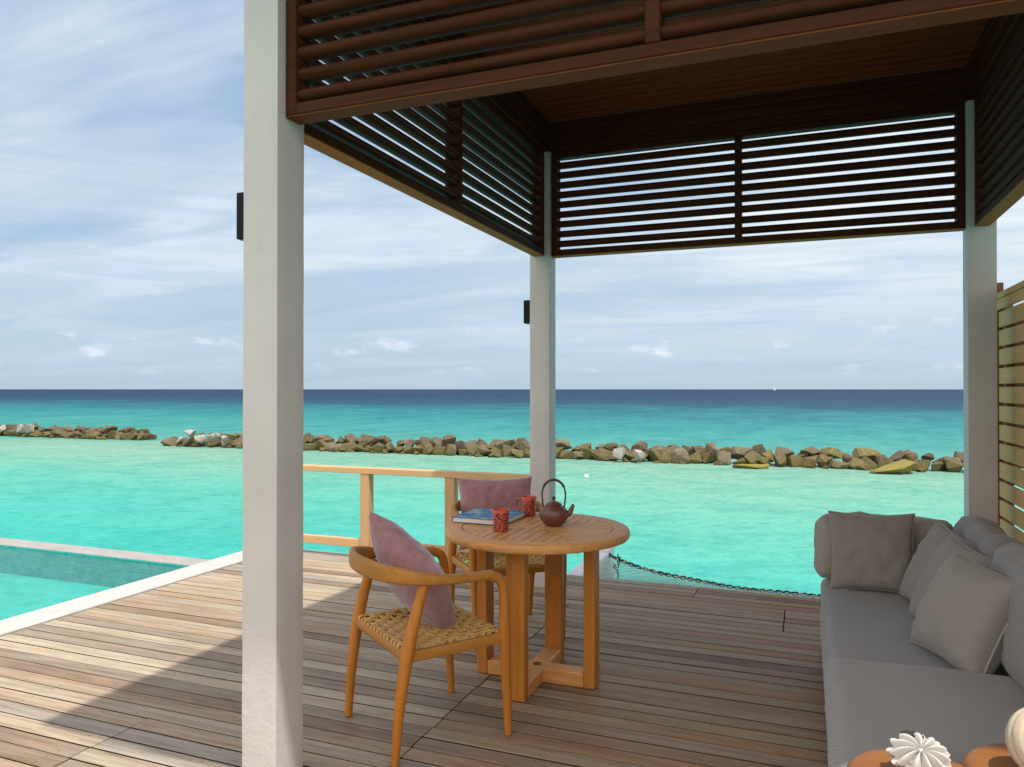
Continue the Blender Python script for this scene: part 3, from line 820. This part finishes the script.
# ================================================================ TABLE
TX, TY, TR = -1.238, 3.505, .455
tt = thing('round_table', 'round teak dining table on a crossed slab base between the two chairs', 'table', (TX, TY, 0))
bm = bmesh.new()   # ring rim
prof = [(.372, .712), (.435, .706), (.448, .709), (.4545, .718), (.455, .735), (.451, .745), (.443, .7495), (.376, .750), (.373, .7475), (.372, .712)]
lathe(bm, prof, 96); bmesh.ops.remove_doubles(bm, verts=bm.verts[:], dist=1e-5)
top = obj('table_top', bm, M['table_top_x'], tt, 35)
def clipped_slats(axis):
    bm = bmesh.new(); w = .0425; gap = .005; r = .3695
    k = -9
    while k < 9:
        a0 = k*(w+gap)+gap/2; a1 = a0+w
        for sgn in (-1, 1):
            # quadrant boundary |a| = t ; slat runs from |a| to circle
            n = 6
            tri = []
            for i in range(n+1):
                a = a0+(a1-a0)*i/n
                lim = abs(a)+.0035
                if r*r-a*a <= 0: continue
                e = math.sqrt(r*r-a*a)
                if e > lim+.004: tri.append((a, lim, e))
            if len(tri) < 2: continue
            up_, dn = [], []
            for z, store in ((.7485, up_), (.722, dn)):
                store += [(a, lo, z) for a, lo, hi in tri]+[(a, hi, z) for a, lo, hi in reversed(tri)]
            def mk(p):
                a, t, z = p
                return (sgn*t, a, z) if axis == 'X' else (a, sgn*t, z)
            U = [bm.verts.new(mk(p)) for p in up_]; D = [bm.verts.new(mk(p)) for p in dn]
            bm.faces.new(U); bm.faces.new(D[::-1])
            for i in range(len(U)): bm.faces.new((U[i], D[i], D[(i+1) % len(U)], U[(i+1) % len(U)]))
        k += 1
    return bm
obj('slats', clipped_slats('X'), M['table_top_x'], top); obj('slats', clipped_slats('Y'), M['table_top_y'], top)
bm = bmesh.new()
box(bm, -.37, .37, -.045, .045, .690, .7055, .003); box(bm, -.045, .045, -.37, -.0455, .690, .7055, .003); box(bm, -.045, .045, .0455, .37, .690, .7055, .003)
box(bm, -.3, .3, -.3, -.22, .700, .7195); box(bm, -.3, .3, .22, .3, .700, .7195)
obj('under_frame', bm, M['table_wood'], tt)
HL = .305; LT = .055; LW = .094
for (dx_, dy_) in ((1, 0), (-1, 0), (0, 1), (0, -1)):
    bm = bmesh.new()
    if dx_: box(bm, dx_*HL-(LT if dx_ > 0 else 0), dx_*HL+(LT if dx_ < 0 else 0), -LW/2, LW/2, .003, .6895, .005)
    else: box(bm, -LW/2, LW/2, dy_*HL-(LT if dy_ > 0 else 0), dy_*HL+(LT if dy_ < 0 else 0), .003, .6895, .005)
    obj('leg', bm, M['table_wood'], tt)
bm = bmesh.new(); box(bm, -HL+LT+.001, HL-LT-.001, -LW/2, LW/2, .003, .072, .005); obj('base_bar', bm, M['table_top_x'], tt)
for sg in (-1, 1):
    bm = bmesh.new(); a, b = sorted((sg*(LW/2+.001), sg*(HL-LT-.001))); box(bm, -LW/2, LW/2, a, b, .003, .072, .005); obj('base_bar', bm, M['table_top_y'], tt)
bm = bmesh.new(); lathe(bm, [(0, .0725), (.020, .0725), (.021, .0740), (.015, .0745), (.013, .0735), (0, .0735)], 24)
obj('bolt_plug', bm, M['clay_dark'], tt, 40)

# ================================================================ CHAIRS
def make_chair(label, loc, rz, group):
    t = thing('armchair', label, 'chair', loc, rz, group)
    for sx in (-1, 1):
        bm = bmesh.new()   # front leg, bends back into the arm
        pts = catmull([(sx*.258, .252, .004), (sx*.262, .240, .22), (sx*.268, .228, .42), (sx*.272, .222, .58), (sx*.273, .203, .648), (sx*.274, .150, .674)], 7)
        n = len(pts); rad = []
        for i in range(n):
            z = pts[i].z; r = .0155+.0095*min(1, z/.40)
            if z > .45: r = .025-.004*min(1, (z-.45)/.15)
            rad.append(r)
        tube(bm, pts, rad, 14); obj('leg', bm, M['chair_wood'], t, 60)
        bm = bmesh.new()   # rear leg, kinks at the seat and leans forward to the band
        pts = catmull([(sx*.258, -.252, .004), (sx*.262, -.235, .22), (sx*.266, -.205, .42), (sx*.266, -.170, .56), (sx*.264, -.135, .672)], 7)
        rad = [.0155+.0105*min(1, p.z/.40)-(.006*max(0, (p.z-.45)/.2)) for p in pts]
        tube(bm, pts, rad, 14); obj('leg', bm, M['chair_wood'], t, 60)
        for y in (.2515, -.2515):
            bm = bmesh.new(); lathe(bm, [(0, 0), (.014, 0), (.0145, .005), (0, .005)], 14, center=(sx*.258, y)); obj('foot_pad', bm, M['rubber'], t, 40)
    # arm-and-back band
    half = [(.274, .165, .676), (.276, .07, .678), (.281, -.03, .684), (.279, -.12, .696), (.256, -.195, .708), (.200, -.252, .716), (.11, -.285, .719), (0, -.296, .720)]
    hh = [(.022, .0185), (.023, .0185), (.0235, .0195), (.020, .0235), (.0165, .029), (.0155, .034), (.0155, .037), (.0155, .037)]
    full = half+[(-x, y, z) for x, y, z in half[-2::-1]]; fr = hh+hh[-2::-1]
    pts = catmull(full, 8); rad = []
    for i in range(len(fr)-1):
        for k in range(8):
            u_ = k/8; rad.append(tuple(fr[i][q]*(1-u_)+fr[i+1][q]*u_ for q in (0, 1)))
    rad.append(fr[-1])
    bm = bmesh.new(); tube(bm, pts, rad, 18, up=(0, 0, 1), power=2.9); obj('armrest_band', bm, M['band_wood'], t, 50)
    # seat rails
    bm = bmesh.new()
    for sx in (-1, 1):
        tube(bm, [(sx*.262, -.205, .405), (sx*.264, 0, .407), (sx*.264, .225, .409)], (.013, .022), 12, up=(0, 0, 1), power=4)
    tube(bm, [(-.262, .223, .409), (.262, .223, .409)], (.013, .022), 12, up=(0, 0, 1), power=4)
    tube(bm, [(-.262, -.208, .405), (.262, -.208, .405)], (.013, .022), 12, up=(0, 0, 1), power=4)
    obj('seat_frame', bm, M['band_wood'], t, 40)
    # woven rope seat: open weave of paired cords, frame rail stays visible outside it
    bm = bmesh.new()
    def sz(x, y): return .436-.014*(1-(x/.27)**2)*(1-(y/.23)**2)
    nx = 14
    for i in range(nx):
        x = -.232+.464*i/(nx-1)
        for s in (-1, 1):
            pts = []
            for j in range(29):
                y = -.212+.434*j/28
                pts.append((x+s*.0048+.0035*math.sin(j*1.9+i*2), y, sz(x, y)+.005*math.sin(math.pi*(j*11/28*1.0+i))))
            pts = [(x+s*.0048, -.216, .400)]+pts+[(x+s*.0048, .226, .400)]
            tube(bm, pts, .0042, 5)
    for j in range(12):
        y = -.196+.40*j/11
        for s in (-1, 1):
            pts = []
            for i in range(37):
                x = -.250+.500*i/36
                pts.append((x, y+.0050*s+.005*math.sin(i*1.3+j*2), sz(x, y)+.0055*math.cos(math.pi*(i*13/36+j))))
            pts = [(-.254, y, .400)]+pts+[(.254, y, .400)]
            tube(bm, pts, .0042, 5)
    obj('woven_seat', bm, M['rope_seat'], t, 60)
    return t
c1 = make_chair('golden teak armchair with woven rope seat, nearer one, turned toward the round table', (-1.505, 2.845, 0), math.atan2(.8, .6)-math.pi/2, 'armchairs at the round table')
c2 = dup(c1, (-1.656, 4.12, 0), math.atan2(-.74, .67)-math.pi/2, 'golden teak armchair on the far side of the round table, facing the camera')

def frame_rot(normal, tilt, spin):
    """pillow local: y = face normal, z = up. normal: horizontal direction the face looks at; tilt leans it back; spin turns in its plane"""
    nx, ny = normal
    rz = math.atan2(ny, nx)-math.pi/2
    m = Matrix.Rotation(rz, 4, 'Z') @ Matrix.Rotation(tilt, 4, 'X') @ Matrix.Rotation(spin, 4, 'Y')
    return m.to_euler()
PG = 'mauve pillows on the armchairs'
F = Vector((.6, .8)); c = Vector((-1.505, 2.845))
scatter('scatter_pillow', 'mauve velvet pillow tipped on its corner in the nearer armchair', M['mauve'], .47, .47, .19,
        (c.x-.045*F.x-.028, c.y-.045*F.y+.018, .636), frame_rot((.6, .8), R(31), R(31)), PG, 2.0, False)
F = Vector((.67, -.74)); c = Vector((-1.656, 4.12))
scatter('scatter_pillow', 'mauve velvet pillow upright in the far armchair behind the table', M['mauve'], .47, .44, .19,
        (c.x-.16*F.x, c.y-.16*F.y, .675), frame_rot((.50, -.86), R(16), R(0)), PG, 5.0, False)

# ================================================================ ON THE TABLE
ZT = .7505
bk = thing('book', 'thick hardcover book with a blue printed cover lying on the table', 'book', (-1.535, 3.605, ZT), R(-1))
bm = bmesh.new(); box(bm, -.140, .140, -.155, .155, .0005, .0035, .001); box(bm, -.140, .140, -.155, .155, .0245, .0275, .001); box(bm, -.1435, -.1402, -.155, .155, .0005, .0275, .001)
bm2 = bmesh.new(); box(bm2, -.139, .136, -.151, .151, .0037, .0243)
cv = obj('cover', bm, M['cover'], bk); obj('pages', bm2, M['pages'], bk)
mg = None
for (x, y, rz, lab) in ((-1.362, 3.335, R(130), 'red speckled ceramic mug in front of the book, nearer one'), (-1.385, 3.790, R(185), 'red speckled ceramic mug between the book and the teapot')):
    if mg is None:
        t = thing('mug', lab, 'mug', (x, y, ZT), rz, 'red mugs on the table')
        bm = bmesh.new()
        lathe(bm, [(0, .0005), (.033, .0005), (.035, .004), (.0365, .03), (.0385, .07), (.0425, .100), (.0418, .1022), (.0400, .1015), (.0365, .07), (.034, .03), (.031, .008), (0, .008)], 36)
        obj('cup', bm, M['mug'], t, 40)
        bm = bmesh.new(); tube(bm, catmull([(.037, 0, .085), (.058, 0, .088), (.068, 0, .068), (.060, 0, .042), (.036, 0, .030)], 6), .0048, 8)
        obj('handle', bm, M['mug'], t, 179)
        mg = t
    else: dup(mg, (x, y, ZT), rz, lab)
tp = thing('teapot', 'brown clay teapot with tall looped handle on the round table', 'teapot', (-1.171, 3.565, ZT), R(18))
bm = bmesh.new()
lathe(bm, [(0, .001), (.040, .001), (.046, .006), (.060, .020), (.070, .038), (.073, .055), (.070, .072), (.060, .087), (.047, .096), (.040, .099), (.039, .101), (0, .101)], 48)
body = obj('body', bm, M['clay'], tp, 45)
bm = bmesh.new(); lathe(bm, [(.0395, .1012), (.042, .1035), (.040, .107), (.032, .113), (.018, .119), (.006, .122), (0, .122)], 40); lid = obj('lid', bm, M['clay'], tp, 45)
bm = bmesh.new(); lathe(bm, [(0, .121), (.004, .122), (.0045, .128), (.009, .132), (.010, .138), (.006, .143), (0, .144)], 20); obj('knob', bm, M['clay_dark'], lid, 60)
bm = bmesh.new(); sp = catmull([(.058, 0, .050), (.078, 0, .062), (.088, 0, .080), (.094, 0, .096), (.102, 0, .102)], 6)
tube(bm, sp, [.017-.010*(i/(len(sp)-1)) for i in range(len(sp))], 14); obj('spout', bm, M['clay'], tp, 60)
bm = bmesh.new()
hp = catmull([(-.052, 0, .092), (-.056, 0, .120), (-.058, 0, .160), (-.046, 0, .200), (-.020, 0, .222), (0, 0, .226), (.020, 0, .222), (.046, 0, .200), (.058, 0, .160), (.056, 0, .120), (.052, 0, .092)], 6)
tube(bm, hp, [.0042+(.0022 if abs(p.x) < .05 and p.z > .17 else 0) for p in hp], 10); obj('handle', bm, M['clay_dark'], tp, 179)

# ================================================================ SOFA
SX0, SX1 = .055, .93
sf = thing('sofa', 'long grey upholstered outdoor sofa along the right side under the pergola', 'sofa', (.5, 3.3, 0))
def sobj(name, bm, mat, loc, rot=(0, 0, 0), s=179):
    o = obj(name, bm, mat, sf, s); o.location = Vector(loc)-Vector((.5, 3.3, 0)); o.rotation_euler = rot; return o
bm = rbox(.40, 1.14, .10, .03, 4); sobj('base', bm, M['arm_grey'], (.475, 3.335, .16))
for y in (2.26, 4.42):
    for x in (.12, .84):
        bm = bmesh.new(); box(bm, x-.03, x+.03, y-.03, y+.03, 0, .0595); sobj('foot', bm, M['dark_x'], (0, 0, 0))
# seat cushions, the near one a touch thicker
sobj('seat_cushion', rbox(.405, .555, .090, .050, 12, (.004, .010, .012), .006, 3, 1), M['seat_grey'], (.472, 2.490, .3560))
sobj('seat_cushion', rbox(.400, .690, .070, .040, 12, (.004, .004, .008), .005, 3, 5), M['seat_grey'], (.477, 3.765, .3315))
# wooden back frame
bm = bmesh.new(); box(bm, .885, .93, 2.2, 4.52, .06, .70, .006); sobj('back_frame', bm, M['teak_trim'], (0, 0, 0)).location = Vector((-.5, -3.3, 0))
# arm cushion at the far end, leaning slightly
sobj('arm_cushion', rbox(.325, .075, .165, .055, 10, (.006, .018, .012), .014, 5, 2), M['arm_grey'], (.375, 4.385, .590), (R(-4), 0, 0))
# back cushions
sobj('back_cushion', rbox(.085, .42, .185, .055, 10, (.030, .012, .014), .017, 5, 9), M['back_grey'], (.765, 3.955, .605), (0, R(8), 0))
sobj('back_cushion', rbox(.09, .44, .195, .055, 10, (.030, .012, .014), .017, 5, 14), M['back_grey'], (.765, 3.075, .620), (0, R(8), 0))
sobj('back_cushion', rbox(.09, .30, .195, .055, 10, (.030, .012, .014), .017, 5, 19), M['back_grey'], (.765, 2.34, .620), (0, R(8), 0))
SG = 'grey scatter pillows on the sofa'
scatter('scatter_pillow', 'taupe grey square pillow propped upright on the far sofa arm', M['pillow_grey'], .40, .40, .17, (.315, 4.225, .600), frame_rot((-.1, -1), R(12), R(2)), SG, 3.3)
scatter('scatter_pillow', 'grey pillow leaning at the back of the row of three on the sofa', M['pillow_light'], .40, .40, .17, (.575, 3.92, .590), frame_rot((-1, -.40), R(24), R(-8)), SG, 6.1)
scatter('scatter_pillow', 'grey pillow in the middle of the leaning row of three on the sofa', M['pillow_light'], .40, .40, .18, (.580, 3.62, .585), frame_rot((-1, -.36), R(25), R(-6)), SG, 7.7)
scatter('scatter_pillow', 'large grey piped pillow at the front of the leaning row on the sofa', M['pillow_light'], .40, .40, .24, (.560, 3.22, .590), frame_rot((-1, -.50), R(25), R(-5)), SG, 9.4)

# ================================================================ STOOLS WITH ORNAMENTS
def stool(label, x, y, r, group, seed, h=.56):
    t = thing('round_stool', label, 'side table', (x, y, 0), 0, group)
    bm = bmesh.new()
    def mod(rr, z, a): return rr*(1+.035*math.sin(2*a+seed)+.02*math.sin(3*a+seed*2))
    lathe(bm, [(0, h-.075), (r-.03, h-.075), (r-.008, h-.06), (r, h-.035), (r-.004, h-.014), (r-.018, h-.002), (r-.04, h), (0, h+.001)], 64, mod)
    obj('top', bm, M['stool_wood'], t, 60)
    bm = bmesh.new(); lathe(bm, [(0, 0), (r*.72, 0), (r*.75, .01), (r*.55, .2), (r*.55, h-.2), (r*.7, h-.0755), (0, h-.0755)], 48)
    obj('pedestal', bm, M['stool_wood'], t, 60)
    return t
stool('rounded teak stool at the bottom edge carrying the white fluted ornament', .237, 1.905, .155, 'teak stools beside the sofa', .6)
stool('rounded teak stool at the bottom right corner carrying the beige ornament', .515, 2.035, .165, 'teak stools beside the sofa', 2.2)
# white fluted ornament: ribbed flower-like shell with a dark mouth
bm = bmesh.new()
R0 = .060; nseg = 132; nr = 14; ribs = 11
def fl(a, s):
    w = abs(math.sin(a*ribs/2))**1.0
    return 1-.34*(1-w)*s, w
rings = {}
for side in (1, -1):
    for i in range(nr+1):
        s = i/nr
        for k in range(nseg):
            a = 2*math.pi*k/nseg; f, w = fl(a+.10*s*side, s)
            rr = R0*(.06+.94*s)*f
            th = side*(.030*(1-s**2.2)**.7*(.55+.45*w)+.010*math.sin(math.pi*s)*w)
            if i == nr and side == -1: rings[(side, i, k)] = rings[(1, i, k)]; continue
            rings[(side, i, k)] = bm.verts.new((rr*math.cos(a)*1.12, th, rr*math.sin(a)*.86))
for side in (1, -1):
    for i in range(nr):
        for k in range(nseg):
            q = [rings[(side, i, k)], rings[(side, i, (k+1) % nseg)], rings[(side, i+1, (k+1) % nseg)], rings[(side, i+1, k)]]
            bm.faces.new(q)
    bm.faces.new([rings[(side, 0, k)] for k in range(nseg)])
orn = thing('fluted_ornament', 'white fluted ceramic flower-shaped ornament with a dark slit opening', 'ornament', (.236, 1.910, .5595))
o = obj('body', bm, M['ceramic_white'], orn, 50); o.location = (0, 0, .046); o.rotation_euler = (R(-50), 0, R(8))
bm = bmesh.new(); lathe(bm, [(0, -.006), (.014, -.006), (.016, .002), (.013, .006), (.010, .004), (0, .003)], 24)
for v in bm.verts: v.co.x *= 1.5; v.co.y *= .6
o = obj('mouth', bm, M['hole'], orn, 60); o.location = (-.010, .021, .0800); o.rotation_euler = (R(8), 0, R(-12))
# beige grooved ball
bm = bmesh.new(); prof = []
for i in range(61):
    a = -math.pi/2+math.pi*i/60; r = .080*math.cos(a); z = .068*math.sin(a)
    gsc = 1-.035*max(0, math.sin(a*14))**2
    prof.append((max(0, r*gsc) if 0 < i < 60 else 0, z*gsc))
lathe(bm, prof, 60)
orb = obj('round_ornament', bm, M['ceramic_beige'], None, 60); tag(orb, 'beige rounded ceramic ornament with concentric grooves, cut by the right edge', 'ornament')
orb.location = (.500, 2.0, .636); orb.rotation_euler = (R(60), R(35), 0)

# ================================================================ BREAKWATER ROCKS
def rock_mesh(seed, sharp=1.0):
    r_ = random.Random(seed); bm = bmesh.new()
    for i in range(12):
        v = Vector((r_.gauss(0, 1), r_.gauss(0, 1), r_.gauss(0, 1))).normalized()*r_.uniform(.82, 1.05)
        bm.verts.new((v.x*1.0, v.y*.85, v.z*.72))
    res = bmesh.ops.convex_hull(bm, input=bm.verts[:])
    bmesh.ops.delete(bm, geom=[e for e in res['geom_interior'] if isinstance(e, bmesh.types.BMVert)], context='VERTS')
    bmesh.ops.bevel(bm, geom=bm.edges[:], offset=.022, segments=1, profile=.5, affect='EDGES', clamp_overlap=True)
    bmesh.ops.triangulate(bm, faces=bm.faces[:])
    bmesh.ops.subdivide_edges(bm, edges=bm.edges[:], cuts=1)
    for v in bm.verts: v.co += v.co.normalized()*.10*noise.noise(v.co*2.6+Vector((seed, 0, 0)))
    return bm
variants = []
for i in range(14):
    o = obj('boulder', rock_mesh(100+i), M['rock'], None, 14); variants.append(o.data); bpy.data.objects.remove(o)
vm = {}
def variant(i, key):
    if (i, key) not in vm:
        me = variants[i].copy(); me.materials.clear(); me.materials.append(M[key]); vm[(i, key)] = me
    return vm[(i, key)]
rr = random.Random(21)
def pxcol(x, y):   # which stretch of the breakwater, as seen past the columns
    if x < -33: return 'brown angular boulder in the breakwater stretch left of the gap'
    if x < -25.5: return 'brown angular boulder in the breakwater between the gap and the front column'
    if x < -10: return 'brown angular boulder in the breakwater between the front and rear left columns'
    return 'olive-brown angular boulder in the breakwater right of the rear left column'
def boulder(x, y, z, s, key='rock', label=None, cat='boulder', group='breakwater boulders'):
    s *= .96
    o = bpy.data.objects.new('boulder', variant(rr.randrange(14), key)); COL.objects.link(o)
    o.location = (x, y, z); o.scale = (s*rr.uniform(.9, 1.2), s*rr.uniform(.85, 1.1), s*rr.uniform(.8, 1.05))
    o.rotation_euler = (rr.uniform(-.5, .5), rr.uniform(-.5, .5), rr.uniform(0, 6.28))
    if label is None:
        label = pxcol(x, y)
        if key == 'rock_grey': label = label.replace('olive-brown', 'pale grey').replace('brown', 'pale grey')
        if key == 'rock_olive': label = label.replace('olive-brown', 'mossy olive').replace('brown', 'mossy olive')
    tag(o, label, 'boulder', group); return o
def stretch(xa, xb, ya, yb, size):
    x = xa
    while x < xb:
        t = (x-xa)/(xb-xa); y0 = ya+(yb-ya)*t
        end = min(1, (x-xa+.4)/1.5, (xb-x+.4)/1.5)
        s = size*rr.uniform(.78, 1.25)
        boulder(x, y0+rr.uniform(-.15, .15), SEA+s*.22, s, rr.choices(['rock', 'rock_grey'], [.7, .3])[0])
        s2 = size*rr.uniform(.7, 1.25)
        boulder(x+rr.uniform(0, .4), y0+.52+rr.uniform(-.1, .1), SEA+(.30+rr.uniform(0, .20))*end, s2*(.6+.4*end), rr.choices(['rock', 'rock_grey', 'rock_olive'], [.45, .35, .2 if x > -12 else .05])[0])
        if rr.random() < .45: boulder(x+rr.uniform(-.3, .3), y0-.45, SEA+.02, size*rr.uniform(.35, .55), 'rock')
        x += size*1.02
stretch(-50.5, -35.3, 32.3, 32.4, .54)
stretch(-30.6, 6.9, 30.0, 30.4, .52)
WG = 'bleached boulders by the breakwater gap'
for (x, z, s) in ((-30.0, .32, .42), (-29.1, .68, .46), (-28.5, .40, .36), (-27.7, .64, .42), (-26.9, .38, .38)):
    boulder(x, 29.55, SEA+z, s, 'rock_white', 'bleached white boulder piled right of the breakwater gap', group=WG)
for (x, z) in ((-46.8, .45), (-45.0, .55), (-44.1, .6)):
    boulder(x, 31.9, SEA+z-.05, .45, 'rock_white', 'bleached white boulder in the breakwater at the far left', group='bleached boulders at the far left')
boulder(-6.9, 29.5, SEA+.36, .40, 'rock_white', 'pale white boulder at the waterline just right of the rear left column', group='pale boulders near the rear column')
boulder(-6.2, 29.5, SEA+.32, .38, 'rock_white', 'pale white boulder at the waterline just right of the rear left column', group='pale boulders near the rear column')
o = boulder(2.9, 29.15, SEA+.10, .95, 'rock_moss', 'wide low yellow-green mossy boulder near the right column', group='mossy boulders'); o.rotation_euler = (.1, -.12, .2); o.scale = (.95, .7, .5); del o['group']
o = boulder(-1.75, 29.1, SEA-.01, .5, 'rock_moss', 'flat pale yellow boulder lying in the water before the breakwater', group='mossy boulders'); o.scale = (.95, .5, .28); o.rotation_euler = (0, 0, .2); del o['group']

# float in the lagoon and a distant sailing boat
bm = bmesh.new(); lathe(bm, [(0, -.06), (.06, -.05), (.09, 0), (.07, .04), (.03, .06), (0, .062)], 20)
o = obj('float', bm, M['sail_white'], None, 60); o.location = (-6.80, 24.2, SEA+.02); tag(o, 'small white float bobbing on the lagoon behind the rear left column', 'buoy')
sb = thing('sailboat', 'tiny white sailing boat far off on the horizon', 'sailboat', (-85, 2400, SEA), R(20)); sb.scale = (.6, .6, .6)
bm = bmesh.new()
tube(bm, [(-6, 0, .8), (-3, 0, .7), (2, 0, .7), (6.5, 0, 1.2)], [(1.2, .8), (1.8, 1.0), (1.6, 1.0), (.2, .3)], 12, up=(0, 0, 1)); obj('hull', bm, M['sail_white'], sb, 60)
bm = bmesh.new(); tube(bm, [(0, 0, 1.2), (0, 0, 14)], .12, 8); obj('mast', bm, M['sail_white'], sb)
bm = bmesh.new()
a = [bm.verts.new(p) for p in ((-.2, .04, 2.4), (-5.0, .5, 2.6), (-.2, .04, 13.5))]; b = [bm.verts.new((v.co.x, v.co.y-.08, v.co.z)) for v in a]
bm.faces.new(a); bm.faces.new(b[::-1])
for i in range(3): bm.faces.new((a[i], b[i], b[(i+1) % 3], a[(i+1) % 3]))
obj('sail', bm, M['sail_white'], sb)
# foam where the swell wraps round the end of the left stretch
